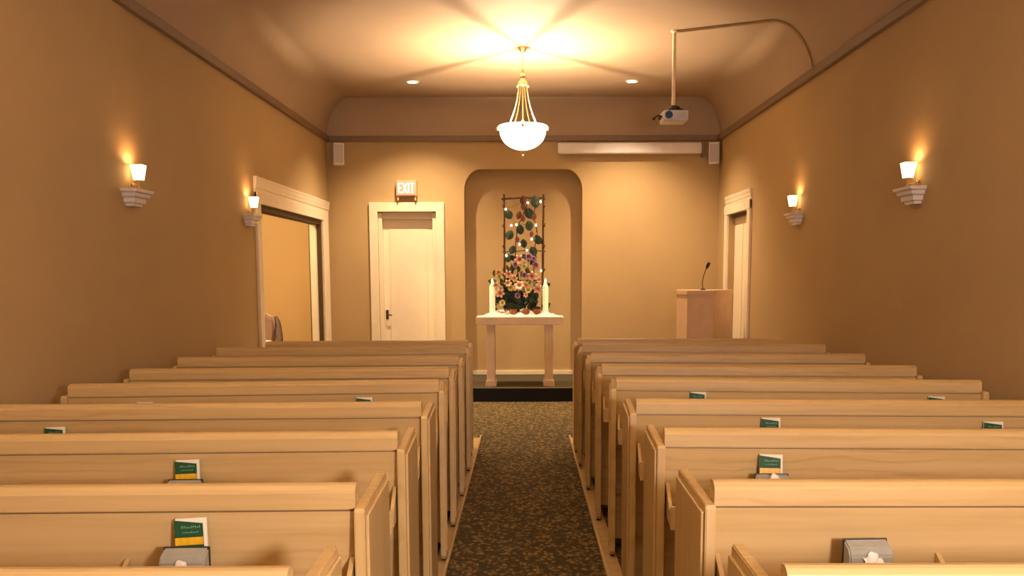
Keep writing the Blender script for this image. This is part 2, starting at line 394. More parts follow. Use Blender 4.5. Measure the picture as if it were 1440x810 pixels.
# ------------------------------------------------------------------ pews
PL = 1.87; PD = .425
def make_pew(s):
    """s=-1: stretches to the left of the aisle, s=+1 to the right"""
    t = thing('church_pew', 'pew', 'pew', group='pews left of the aisle' if s < 0 else 'pews right of the aisle')
    def xx(a, b): return (min(s*a, s*b), max(s*a, s*b))
    def end_panel(xo, xi, outer):
        bm = B()
        a, b = xx(xo, xi)
        pr = [(-.026, .10), (-.026, .893), (-.020, .903), (PD-.006, .905), (PD, .899), (PD, .03), (PD-.16, .03), (PD-.18, .055), (.10, .055), (.04, .02), (.0, .02), (-.026, .045)]
        prism(bm, pr, a, b, axis='x')
        es = [e for e in bm.edges if abs(e.verts[0].co.x-e.verts[1].co.x) < 1e-6]
        bmesh.ops.bevel(bm, geom=es, offset=.003, segments=2, affect='EDGES')
        p = obj('end_panel', bm, wz, t)
        bm = B()
        if outer < xo: a, b = xx(outer, xo)
        else: a, b = xx(xo, outer)
        bx(bm, a, b, -.008, PD-.008, .07, .882, bev=.003)
        obj('panel_facing', bm, wz, p)
        bm = B()
        a, b = xx(xo+.004, xi-.004) if xi > xo else xx(xi+.004, xo-.004)
        bx(bm, a, b, PD-.15, PD-.01, 0, .031, bev=.004)
        obj('foot_block', bm, wy, p)
        bm = B(); lathe(bm, [(.011, 0), (.012, .004), (.012, .017), (.009, .022)], 14, ((a+b)/2, .03, 0))
        g = obj('floor_glide', bm, black_m, p, True); g['label'] = 'black floor glide'
    end_panel(.0, .027, -.009)
    end_panel(PL, PL-.027, PL+.009)
    a, b = xx(.027, PL-.027)
    # top rail with a chamfer towards the back row
    bm = B()
    r = [(0.0, .897), (0.0, .938), (.004, .946), (.018, .955), (.030, .958), (.052, .956), (.060, .949), (.062, .94), (.062, .897)]
    prism(bm, r, a, b, axis='x'); obj('top_rail', bm, wx, t)
    bm = B(); prism(bm, [(.024, .899), (.058, .899), (.058, .872), (.024, .872)], a, b, axis='x')
    obj('rail_cove', bm, wx, t)
    bm = B(); prism(bm, [(.007, .889), (.023, .889), (.10, .33), (.08, .33)], a, b, axis='x'); obj('back_panel', bm, wx, t)
    bm = B(); bx(bm, a, b, .09, PD-.01, .41, .44, bev=.006); obj('seat', bm, wx, t)
    bm = B(); bx(bm, a, b, PD-.06, PD-.035, .33, .41, bev=.003); obj('seat_apron', bm, wx, t)
    bm = B(); bx(bm, a, b, .095, .115, .08, .42, bev=.003); obj('stretcher', bm, wx, t)
    # book rack along the back
    bm = B(); bx(bm, a+.01, b-.01, -.11, .03, .640, .654, bev=.002); bx(bm, a+.01, b-.01, -.122, -.108, .630, .712, bev=.003)
    rk = obj('book_rack', bm, wx, t)
    for q in (.04, .62, 1.24, PL-.04):
        bm = B(); x0, x1 = xx(q-.006, q+.006)
        prism(bm, [(.028, .762), (.018, .765), (-.107, .70), (-.107, .655), (.03, .655)], x0, x1, axis='x')
        obj('rack_divider', bm, wz, rk)
    return t
ORD = ['', 'nearest', 'second nearest', 'third nearest', 'fourth nearest', 'fifth nearest', 'fourth from the front', 'third from the front', 'second from the front']
# rail position at the aisle end (x, y), angle of the row
LROW = [(-.41, 1.637, .4), (-.41, 2.324, 1.5), (-.41, 3.121, 2.3), (-.41, 3.854, 2.1), (-.412, 4.67, 5.0), (-.412, 5.319, 2.6), (-.412, 6.066, 3.0), (-.414, 6.86, 4.0), (-.43, 7.44, 3.0)]
RROW = [(.455, 1.643, 0.0), (.465, 2.349, .5), (.460, 3.173, 2.6), (.451, 3.924, 3.0), (.446, 4.739, 5.0), (.430, 5.453, 4.2), (.421, 6.239, 4.2), (.412, 7.032, 4.5), (.412, 7.585, 2.0)]
names = ['cut off by the bottom of the picture', 'nearest fully visible', 'second of the rows seen whole', 'third of the rows seen whole',
         'fourth of the rows seen whole', 'fourth row back from the front', 'third row back from the front', 'second row back from the front', 'frontmost row, nearest the altar table']
ROWS = {}
for s, rows, side in ((-1, LROW, 'left'), (1, RROW, 'right')):
    proto = make_pew(s)
    for i, (x, y, deg) in enumerate(rows):
        o = proto if i == 0 else copy_tree(proto)
        ang = math.radians(deg)*(1 if s < 0 else -1)
        o.location = (x, y, 0); o.rotation_euler = (0, 0, ang)
        o.scale = (1, .80 if i == 0 else 1, 1)
        if i == 8: o.scale = (.89 if s < 0 else .925, 1, 1)
        o['label'] = 'pale oak pew %s of the aisle, %s' % (side, names[i])
        ROWS[(s, i)] = (x, y, ang)
def on_pew(s, i, wx_, ly, z):
    x, y, a = ROWS[(s, i)]; lx = (wx_-x)/math.cos(a)
    return (x+lx*math.cos(a)-ly*math.sin(a), y+lx*math.sin(a)+ly*math.cos(a), z), a

# ------------------------------------------------------------------ booklets and tissue boxes in the racks
def make_booklet(wd, ht, cover):
    t = thing('hymn_booklet', '', 'booklet', group='green booklets in the pew racks')
    h = wd/2; y0 = -.018
    # leans back: bottom further out from the pew back
    def lean(bm):
        for v in bm.verts: v.co.y += .03*(v.co.z/ht)
    bm = B(); bx(bm, -h, h, -.004, .0, 0, ht*.98, bev=.001); lean(bm); obj('back_cover', bm, cover, t)
    bm = B(); bx(bm, -h+.001, h+.002, -.014, -.004, .002, ht, bev=.0015); lean(bm); obj('pages', bm, page_m, t)
    bm = B()
    prism(bm, [(-h, 0), (h-.004, 0), (h-.006, ht*.94), (-h, ht*.985)], -.0165, -.0145); lean(bm); fc = obj('front_cover', bm, cover, t)
    bm = B(); bx(bm, -h+.001, h-.006, -.0180, -.0163, ht-.066, ht-.047, bev=.0005); lean(bm)
    yb = obj('yellow_band', bm, yel_m, fc); yb['label'] = 'yellow band across the cover'
    bm = B(); rr = random.Random(3)
    for zc, x0, x1, hh in ((ht-.021, -h*.55, h*.62, .0075), (ht-.034, -h*.5, h*.58, .005)):
        x = x0
        while x < x1:
            wl = rr.uniform(.0022, .004); hl = hh*rr.choice((.6, .6, 1))
            bx(bm, x, x+.0010, -.0175, -.0160, zc-hh/2, zc-hh/2+hl)
            bx(bm, x, x+wl, -.0175, -.0160, zc-hh/2+hl*.5, zc-hh/2+hl*.5+.001)
            x += wl+.0016
    lean(bm); obj('title_lettering', bm, ink_m, fc)
    return t
bk = make_booklet(.078, .222, green_m)
bkd = [(-1, 1, -.845, .879, 'green booklet in the nearest left rack, above the grey tissue box', 3),
       (-1, 2, -1.14, .871, 'green booklet in the second left rack, leaning over a grey box', 2),
       (-1, 3, -1.945, .867, 'small green booklet at the far left of the third left rack', 2),
       (-1, 4, -1.885, .867, 'booklet top showing in the fourth left rack, nearer the wall', 0),
       (-1, 4, -.812, .875, 'booklet top showing in the fourth left rack, nearer the aisle', 0),
       (1, 2, .847, .872, 'green booklet in the second right rack behind a white tissue tuft', -1),
       (1, 3, 1.045, .883, 'green booklet top in the third right rack, nearer the aisle', 0),
       (1, 3, 1.968, .872, 'green booklet top in the third right rack, nearer the wall', 0),
       (1, 4, .887, .890, 'booklet top in the fourth right rack, nearer the aisle', 0),
       (1, 4, 2.062, .877, 'booklet top in the fourth right rack, nearer the wall', 0)]
for i, (s, r, x, zt, lab, tilt) in enumerate(bkd):
    (p, a) = on_pew(s, r, x, -.026, .655)
    o = bk if i == 0 else copy_tree(bk)
    o.location = (p[0], p[1], .656); o.rotation_euler = (0, math.radians(-tilt), a); o['label'] = lab
    o.scale = (1, 1, (zt-.656)/.222)
def make_tissue(label, s, r, x, ztop, hgt=.13, wd=.112, tuft=0, rz=0):
    (p, a) = on_pew(s, r, x, -.092, ztop-hgt)
    t = thing('tissue_box', label, 'tissue box', (p[0], p[1], .655), a+rz, 'grey tissue boxes in the pew racks')
    H = ztop-.655; h = wd/2
    bm = B(); prism(bm, [(-.008, 0), (-.008, H-.030), (.004, H-.012), (.034, H), (.036, H-.002), (.036, 0)], -h, h, axis='x')
    es = bm.edges[:]; bmesh.ops.bevel(bm, geom=es, offset=.004, segments=2, affect='EDGES')
    obj('box_cover', bm, tissue_box_m, t)
    bm = B(); bx(bm, -h-.001, h+.001, .0365, .044, 0, H+.002, bev=.001); k = obj('backing_plate', bm, black_m, t); k['label'] = 'dark backing plate'
    # tissue: crumpled fan coming from the front slot
    bm = B(); rr = random.Random(5+r); nu, nv = 12, 9; g = []
    zc = H-.026+tuft
    for i in range(nu+1):
        row = []
        for j in range(nv+1):
            u = i/nu-.5; v = j/nv
            row.append(bm.verts.new((u*(.05-.012*v)+.004*math.sin(9*v+i), -.012-.016*math.sin(PI*v*.8)-.006*math.sin(i*1.9+v*3)*v, zc-.062*v+rr.uniform(-.002, .002)+.008*math.cos(u*7))))
        g.append(row)
    for i in range(nu):
        for j in range(nv): bm.faces.new((g[i][j], g[i+1][j], g[i+1][j+1], g[i][j+1]))
    ex = bmesh.ops.extrude_face_region(bm, geom=bm.faces[:])
    for v in [q for q in ex['geom'] if isinstance(q, bmesh.types.BMVert)]: v.co.y += .0025
    k = obj('tissue', bm, tissue_m, t, True); k['label'] = 'white tissue'
    return t
make_tissue('grey tissue box in front of the booklet in the nearest left rack', -1, 1, -.852, .815)
make_tissue('grey tissue box low in the second left rack, below the booklet', -1, 2, -1.14, .812)
make_tissue('grey tissue box with white tuft alone in the nearest right rack', 1, 1, .868, .822, rz=.06)
make_tissue('tissue box in the second right rack with a white tuft over its edge', 1, 2, .845, .812, tuft=.03)

# ------------------------------------------------------------------ altar table
TX, TY = -.057, 10.84
t = thing('altar_table', 'pale wooden altar table on the dark dais before the alcove', 'table', (TX, TY, .158))
box('tabletop', altar_wood, t, -.515, .515, .0, .46, .730, .822, bev=.005)
for s in (-1, 1):
    bm = B(); cx = s*.345
    bx(bm, cx-.047, cx+.047, .06, .36, .05, .731, bev=.006)
    lg = obj('leg', bm, altar_wood, t)
    bm = B(); prism(bm, [(cx-.064, 0), (cx+.064, 0), (cx+.064, .04), (cx+.048, .07), (cx-.048, .07), (cx-.064, .04)], .045, .375); obj('foot', bm, altar_wood, lg)
tz = .158+.822
# rumpled gauze runner
bm = B(); nx, ny = 60, 20; g = []; rr = random.Random(2)
from mathutils import noise
for i in range(nx+1):
    row = []
    for j in range(ny+1):
        u = i/nx; v = j/ny; x = -.47+.94*u; y = .06+.34*v
        edge = min(1, 6*u, 6*(1-u))*min(1, 5*v+.1, 5*(1-v)+.1)
        hgt = abs(noise.noise(Vector((x*11, y*11, 1))))*.05+abs(noise.noise(Vector((x*27, y*27, 4))))*.025+.055*(v**.5)*min(1, 3*u+.3, 3*(1-u)+.3)
        row.append(bm.verts.new((x, y+.015*noise.noise(Vector((x*20, y*20, 8))), hgt*edge+.003)))
    g.append(row)
for i in range(nx):
    for j in range(ny): bm.faces.new((g[i][j], g[i+1][j], g[i+1][j+1], g[i][j+1]))
ex = bmesh.ops.extrude_face_region(bm, geom=bm.faces[:])
for v in [q for q in ex['geom'] if isinstance(q, bmesh.types.BMVert)]: v.co.z = 0.0005
gz = obj('gauze_cloth', bm, cloth_m, None, True); gz.location = (TX, TY, tz); tag(gz, 'rumpled white gauze heaped on the altar table top', 'cloth')

# candles
def candle(x, label):
    t = thing('pillar_candle', label, 'candle', (x, TY+.17, tz+.001), 0, 'candles on the altar table')
    bm = B(); lathe(bm, [(.034, 0), (.034, .355), (.031, .362), (.022, .366), (.021, .39), (.012, .392)], 24); obj('wax', bm, candle_m, t, True)
    bm = B(); tube(bm, [(0, 0, .388), (.001, 0, .402)], .0015, 6); obj('wick', bm, black_m, t)
    bm = B(); lathe(bm, [(.001, .396), (.009, .405), (.011, .414), (.007, .43), (.001, .447)], 12); obj('flame', bm, flame_m, t, True)
    return t
candle(-.383, 'lit ivory pillar candle at the left of the altar flowers')
candle(.247, 'lit ivory pillar candle at the right of the altar flowers')

# ------------------------------------------------------------------ twig trellis with leaves and fairy lights
TYY = TY+.30
SC = 1/115.0
def zp(zx, zy):      # world x, z at the trellis plane from a close look at the photograph
    px, py = 680+zx/4.264, 260+zy/4.264
    return ((px-738)*SC*.985+.0, 1.5-(py-383)*SC*.985)
tr = thing('twig_trellis', 'tall dark twig trellis rising behind the altar flowers', 'trellis', (0, TYY, tz+.001))
def tw(z): return z-tz-.001
def twig(pts, r0, parent, name='twig'):
    bm = B(); P = []
    for (a, b) in zip(pts, pts[1:]):
        for k in range(6):
            q = k/6; P.append((a[0]+(b[0]-a[0])*q+random.uniform(-.004, .004), a[1]+(b[1]-a[1])*q+random.uniform(-.003, .003), a[2]+(b[2]-a[2])*q))
    P.append(pts[-1]); tube(bm, P, [r0*random.uniform(.8, 1.25) for _ in P], 7)
    return bm
for x, name in ((-.246, 'left'), (.232, 'right')):
    top = (x-.004*(1 if x < 0 else -1)*-1, 0, tw(2.42)); bm = twig([(x+(.012 if x < 0 else -.02), 0, .0), (x+(.01 if x < 0 else -.012), 0, .7), top], .013, tr)
    for z in (.25, .55, .83, 1.07, 1.3, tw(2.37)):
        ball(bm, (x, 0, z), .019, (1, 1, 1.2), 1)
        tube(bm, [(x, 0, z), (x+random.uniform(-.03, .03), -.01, z+.03)], [.007, .003], 6)
    obj('post', bm, twig_m, tr, True)
for z, zz in ((tw(2.375), 0), (tw(1.75), 1), (tw(1.4), 2)):
    bm = twig([(-.27, .008, z-.01), (0, .008, z+.008), (.25, .008, z)], .010 if zz == 0 else .006, tr)
    for x in (-.17, .08): ball(bm, (x, .005, z), .015, (1.2, 1, 1), 1)
    obj('rung', bm, twig_m, tr, True)
bm = twig([(.05, -.005, tw(2.36)), (-.01, -.01, tw(2.2)), (-.09, 0, tw(2.0)), (-.11, 0, tw(1.7)), (-.06, 0, .35)], .007, tr); obj('vine', bm, twig_m, tr, True)
bm = twig([(.14, -.005, tw(2.36)), (.11, -.01, tw(2.15)), (.16, 0, tw(1.95)), (.10, 0, tw(1.7)), (.12, 0, .35)], .006, tr); obj('vine', bm, twig_m, tr, True)
def leaf_bm(L, W, curl=.25):
    bm = B(); rows = 7; g = []
    for i in range(rows+1):
        t_ = i/rows; w_ = W*math.sin(PI*min(.999, t_*.97+.02))**.7
        g.append([bm.verts.new((w_*q, -curl*L*math.sin(t_*2)*.3+abs(q)*w_*.3, L*(t_-.5))) for q in (-1, -.5, 0, .5, 1)])
    for i in range(rows):
        for j in range(4): bm.faces.new((g[i][j], g[i][j+1], g[i+1][j+1], g[i+1][j]))
    ex = bmesh.ops.extrude_face_region(bm, geom=bm.faces[:])
    for v in [q for q in ex['geom'] if isinstance(q, bmesh.types.BMVert)]: v.co.y += .003
    return bm
big = [(155, 185, 58, 0), (160, 305, 58, 0), (175, 392, 52, 0), (222, 273, 56, 0), (275, 178, 66, 0), (275, 252, 60, 0), (243, 355, 50, 0), (325, 332, 56, 0), (300, 400, 56, 0), (312, 112, 70, 0),
       (240, 105, 56, 2), (240, 140, 40, 2), (215, 190, 46, 2), (238, 208, 40, 2), (305, 200, 40, 2), (290, 300, 36, 2), (205, 330, 36, 2), (150, 440, 50, 0), (345, 340, 36, 2)]
mleaf = {0: None, 2: None}
for zx, zy, sz, k in big:
    x, z = zp(zx, zy); L = sz*SC/4.264*1.0
    if mleaf[k] is None:
        o = obj('leaf', leaf_bm(1, .40 if k == 0 else .33), leafm if k == 0 else leafo, tr, True); mleaf[k] = o
    else: o = mleaf[k].copy(); C.objects.link(o)
    o.scale = (L*1.05,)*3; o.location = (x, -.035+random.uniform(-.01, .01), tw(z)); o.rotation_euler = (random.uniform(-.3, .3), random.uniform(-.5, .5), random.uniform(-.4, .4))
fl = thing('fairy_light_string', 'string of tiny warm lights wound over the twig trellis', 'string lights', (0, TYY, tz+.001))
bl = [(138, 155), (343, 112), (268, 118), (200, 245), (315, 248), (290, 330), (218, 360), (140, 425), (345, 515), (262, 395), (170, 250), (180, 500)]
P = [(zp(*q)[0], -.052, tw(zp(*q)[1])+.008) for q in sorted(bl, key=lambda q: q[1])]
bm = B(); tube(bm, P, .0018, 5); obj('wire', bm, simple('green_wire', (.03, .05, .02), .6), fl)
first = None
for zx, zy in bl:
    x, z = zp(zx, zy)
    if first is None:
        bm = B(); ball(bm, (0, 0, 0), .0105, (1, 1, 1.3), 2); first = o = obj('bulb', bm, bulb_m, fl, True)
    else: o = first.copy(); C.objects.link(o)
    o.location = (x, -.056, tw(z))

# ------------------------------------------------------------------ flower arrangement
fa = thing('flower_arrangement', 'mixed pink lily and mauve flower arrangement on the altar table', 'flowers', (0, TY+.20, tz+.001))
def lily_bm(r=.05, n=6, wid=.34, up=.5):
    bm = B()
    for k in range(n):
        a = 2*PI*k/n+(.0 if k % 2 else .05); g = []
        for i in range(7):
            t_ = i/6; rr_ = r*t_; w_ = r*wid*math.sin(PI*min(.98, t_*.9+.08)); hz = -r*up*math.sin(t_*PI*.75)
            c_ = Vector((math.cos(a)*rr_, hz, math.sin(a)*rr_)); sd = Vector((-math.sin(a), 0, math.cos(a)))
            g.append([bm.verts.new(c_-sd*w_+Vector((0, .004, 0))), bm.verts.new(c_), bm.verts.new(c_+sd*w_+Vector((0, .004, 0)))])
        for i in range(6):
            for j in range(2): bm.faces.new((g[i][j], g[i][j+1], g[i+1][j+1], g[i+1][j]))
    for k in range(5):
        a = 2*PI*k/5; tube(bm, [(0, 0, 0), (math.cos(a)*r*.25, -r*.6, math.sin(a)*r*.25)], .0012, 4)
    return bm
fl_m = {}
def flower(kind, zx, zy, sc=1, dy=0):
    mat = {'pink': pink_m, 'peach': peach_m, 'cream': cream_m, 'mauve': purple_m}[kind]; nm = {'pink': 'pink_lily', 'peach': 'peach_lily', 'cream': 'cream_flower', 'mauve': 'mauve_flower'}[kind]
    x, z = zp(zx, zy)
    if kind not in fl_m:
        o = obj(nm, lily_bm(.058 if kind in ('pink', 'peach') else .045, 6 if kind in ('pink', 'peach') else 9, .30 if kind in ('pink', 'peach') else .28), mat, fa, True)
        o['label'] = nm.replace('_', ' '); fl_m[kind] = o
    else: o = fl_m[kind].copy(); C.objects.link(o)
    o.location = (x, -.045+dy+random.uniform(-.02, .01), tw(z)); o.scale = (sc,)*3
    o.rotation_euler = (random.uniform(-.5, .35), random.uniform(0, 2*PI), random.uniform(-.5, .5))
for q in [('pink', 155, 535), ('pink', 220, 450, 1.15), ('pink', 290, 548, 1.15), ('pink', 218, 605, 1.15), ('pink', 100, 645, 1.1), ('pink', 325, 622, 1.1), ('peach', 95, 525, .8), ('peach', 150, 590, .9), ('peach', 190, 560, .8), ('peach', 255, 600, .85),
          ('cream', 165, 615), ('cream', 270, 632), ('cream', 118, 705), ('cream', 245, 490, .8), ('mauve', 272, 435, 1.1), ('mauve', 310, 482, 1.1), ('mauve', 188, 478), ('mauve', 245, 540, .9), ('mauve', 205, 660, .9), ('peach', 335, 570, .7), ('peach', 80, 600, .8), ('pink', 250, 655, .7), ('mauve', 300, 445, .8), ('cream', 340, 655, .7)]:
    flower(*q)
ml = {}
rr = random.Random(11)
cen = zp(220, 590)
for k in range(135):
    zx = rr.gauss(215, 75); zx = min(375, max(60, zx)); zy = rr.uniform(430, 735) if k < 75 else rr.uniform(640, 745)
    if zy < 520 and abs(zx-225) > 90: zy += 90
    x, z = zp(zx, zy); kk = 0 if (zy > 640 or rr.random() < .55) else 1
    if kk not in ml: o = obj('leaf', leaf_bm(.11, .022 if kk else .028), leafl if kk else leafm, fa, True); ml[kk] = o
    else: o = ml[kk].copy(); C.objects.link(o)
    o.location = (x, .0+rr.uniform(-.02, .03), tw(z)); sc = rr.uniform(.6, 1.25); o.scale = (sc,)*3
    o.rotation_euler = (rr.uniform(-.6, .6), math.atan2(x-0, max(.05, z-1.05))+rr.uniform(-.6, .6), rr.uniform(-.6, .6))
for zx in (190, 268, 330):
    x, z = zp(zx-10, 735); bm = B(); lathe(bm, [(.03, 0), (.045, .03), (.048, .07), (.042, .085), (.03, .08)], 18, (x, -.06, .0)); k = obj('flower_pot', bm, soil_m, fa, True)
st = B()
for zx, zy in ((155, 535), (220, 450), (290, 548), (218, 605), (100, 645), (325, 622), (272, 435), (310, 482), (188, 478), (95, 525), (165, 615)):
    x, z = zp(zx, zy); tube(st, [(.02+.25*x, .005, .06), (x*.8, .01, tw(z)*.6), (x, -.035, tw(z))], .003, 5)
obj('stems', st, leafl, fa)

# ------------------------------------------------------------------ lectern with microphone
lc = thing('lectern', 'pale wooden lectern with angled sides by the right door', 'lectern', (1.975, 10.14, 0), -.15)
outl = [(-.20, 0), (.10, 0), (.325, .42), (.325, .5), (-.31, .5), (-.31, .42)]
def inset(p, d): cx_, cy_ = 0, .25; return [(cx_+(a-cx_)*(1-d), cy_+(b_-cy_)*(1-d)) for a, b_ in p]
bm = B(); prism(bm, inset(outl, .035), .06, 1.245, axis='z')
obj('body', bm, lect_wood, lc)
bm = B(); prism(bm, outl, 1.245, 1.30, axis='z'); bmesh.ops.bevel(bm, geom=bm.edges[:], offset=.005, segments=2, affect='EDGES'); obj('top', bm, lect_wood, lc)
bm = B(); prism(bm, inset(outl, -.01), 0, .06, axis='z'); obj('plinth', bm, lect_wood, lc)
bm = B()
for x in (-.188, -.05, .09): bx(bm, x-.004, x+.004, .004, .02, .07, 1.24)
obj('front_battens', bm, lect_wood, lc)
mic = thing('gooseneck_microphone', 'black gooseneck microphone standing on the lectern', 'microphone', (1.985, 10.34, 1.301))
bm = B(); lathe(bm, [(.03, 0), (.03, .008), (.02, .014), (.006, .018)], 20); obj('base', bm, black_m, mic, True)
bm = B(); P = [(0, 0, .01), (-.008, 0, .08), (.004, 0, .15), (.022, -.01, .21), (.035, -.03, .245)]; tube(bm, P, .0055, 8); obj('gooseneck', bm, simple('gooseneck_metal', (.12, .07, .03), .4, .6), mic, True)
bm = B(); tube(bm, [(.030, -.028, .235), (.040, -.038, .262), (.055, -.052, .30)], [.010, .020, .016], 12); obj('windscreen', bm, black_m, mic, True)

# ------------------------------------------------------------------ chandeliers
def chandelier(loc, label, power=P_PENDANT, col=(1, .74, .47)):
    t = thing('bowl_chandelier', label, 'chandelier', loc, 0)
    z0 = -ZC
    bm = B(); lathe(bm, [(.045, 3.68+z0), (.047, 3.67+z0), (.03, 3.65+z0), (.016, 3.635+z0), (.006, 3.625+z0)], 24); obj('canopy', bm, brass_m, t, True)
    bm = B(); tube(bm, [(0, 0, 3.64+z0), (0, 0, 3.50+z0)], .005, 8); obj('rod', bm, brass_m, t, True)
    bm = B(); lathe(bm, [(.004, 3.50+z0), (.012, 3.48+z0), (.014, 3.46+z0), (.010, 3.445+z0), (.022, 3.43+z0), (.026, 3.41+z0), (.014, 3.39+z0), (.034, 3.365+z0), (.042, 3.35+z0), (.05, 3.335+z0), (.046, 3.325+z0), (.02, 3.315+z0)], 24); obj('hub', bm, brass_m, t, True)
    bm = B(); tube(bm, [(0, 0, 3.32+z0), (0, 0, 3.2+z0), (0, 0, 3.0+z0), (0, 0, 2.93+z0)], [.012, .009, .006, .008], 10); lathe(bm, [(.006, 3.0+z0), (.013, 2.985+z0), (.006, 2.97+z0)], 12); obj('centre_column', bm, brass_m, t, True)
    for deg in (45, 134, 250, 287):
        a = math.radians(deg); P = []
        for k in range(15):
            q = k/14
            r = .062+.178*(q**2.0); z = 3.345-.02*math.sin(PI*min(1, q*5))-.425*q
            P.append((math.cos(a)*r, math.sin(a)*r, z+z0))
        bm = B(); tube(bm, [(math.cos(a)*.03, math.sin(a)*.03, 3.34+z0), (math.cos(a)*.06, math.sin(a)*.06, 3.36+z0)]+P, .006, 8)
        ball(bm, (math.cos(a)*.075, math.sin(a)*.075, 3.325+z0), .013, sub=2)
        obj('arm', bm, brass_m, t, True)
    for deg in (0, 90, 180, 270):
        a = math.radians(deg); bm = B(); ball(bm, (math.cos(a)*.253, math.sin(a)*.253, 2.905+z0), .013, (1, 1, 1.5), 2); obj('rim_clip', bm, brass_m, t, True)
    R = .245; prof = []
    for k in range(13):
        q = k/12*PI/2; prof.append((max(.012, R*.93*math.sin(q)), 2.885-(.185)*math.cos(q)))
    prof += [(R*.95, 2.892), (R*1.0, 2.900), (R, 2.93), (R*.97, 2.933)]
    inner = [(r*.965-.002 if r > .02 else .008, z+.006) for r, z in prof[::-1]]
    bm = B(); lathe(bm, [(r, z+z0) for r, z in prof+inner], 48); obj('glass_bowl', bm, bowl_m, t, True)
    bm = B(); lathe(bm, [(.004, 2.625+z0), (.014, 2.64+z0), (.014, 2.65+z0), (.008, 2.66+z0), (.022, 2.68+z0), (.024, 2.697+z0), (.012, 2.705+z0)], 18); obj('finial', bm, brass_m, t, True)
    bm = B(); ball(bm, (0, 0, 2.80+z0), .03, sub=2); obj('lamp_bulb', bm, bulb_m, t, True)
    add_light('bulb_light', 'POINT', (0, 0, 2.858+z0), power, col, t, .018)
    return t
chandelier((-.013, 9.35, ZC), 'brass chandelier with glowing glass bowl hanging from the ceiling')
chandelier((-.013, 3.45, ZC), 'unseen second bowl chandelier, added as fill light over the near pews', 150, (1, .80, .66))  # out of view, added to light the near walls and ceiling

# ------------------------------------------------------------------ recessed downlights
def downlight(x, y, p, label, group, spot=2.3):
    t = thing('recessed_downlight', label, 'ceiling light', (x, y, ZC), 0, group)
    bm = B(); lathe(bm, [(.060, 0), (.075, 0), (.075, -.006), (.058, -.008), (.056, -.001)], 28)
    obj('trim_ring', bm, white_m, t, True)
    bm = B(); lathe(bm, [(.055, -.001), (.052, -.004), (.02, -.006)], 24); obj('lens', bm, down_m, t, True)
    add_light('downlight_beam', 'SPOT', (0, 0, -.02), p, WARM, t, .035, spot, .85)
downlight(-1.283, 10.957, P_DOWN, 'small lit recessed ceiling light left of the chandelier', 'recessed lights flanking the chandelier', 2.05)
downlight(1.243, 10.95, P_DOWN, 'small lit recessed ceiling light right of the chandelier', 'recessed lights flanking the chandelier', 2.05)
for x in (-1.28, 1.24):  # extra fixtures out of view, added to brighten the pews from above
    for y in (1.9, -.3):
        downlight(x, y, P_DOWN_PEW, 'unseen recessed ceiling light, added to light the pews from above', 'added fill lights over the pews')
# unseen fill lamp on a stand, added behind the camera to brighten near pews
flp = thing('added_fill_lamp', 'unseen fill lamp on a stand, added behind the camera for the near pews', 'lamp', (.95, -.35, 0))
bm = B(); lathe(bm, [(.15, 0), (.15, .012), (.03, .03), (.012, .04)], 28); obj('base', bm, brass_m, flp, True)
bm = B(); tube(bm, [(0, 0, .03), (0, 0, 1.40)], .011, 12); obj('pole', bm, brass_m, flp, True)
bm = B(); lathe(bm, [(.012, 1.39), (.05, 1.41), (.055, 1.43), (.03, 1.435)], 20); obj('lamp_holder', bm, brass_m, flp, True)
add_light('near_fill_light', 'POINT', (0, 0, 1.60), P_REAR, (1.0, .84, .82), flp, .15)
# unseen ceiling fixture, added to light the side room
sr = thing('side_room_fill_lamp', 'unseen warm ceiling lamp, added to light the side room', 'lamp', (-3.9, 10.6, 2.749))
bm = B(); lathe(bm, [(.17, 0), (.17, -.02), (.14, -.07), (.05, -.09)], 28); obj('shade', bm, bowl_m, sr, True)
add_light('side_room_light', 'POINT', (0, 0, -.16), P_SIDE, (1, .70, .36), sr, .1)

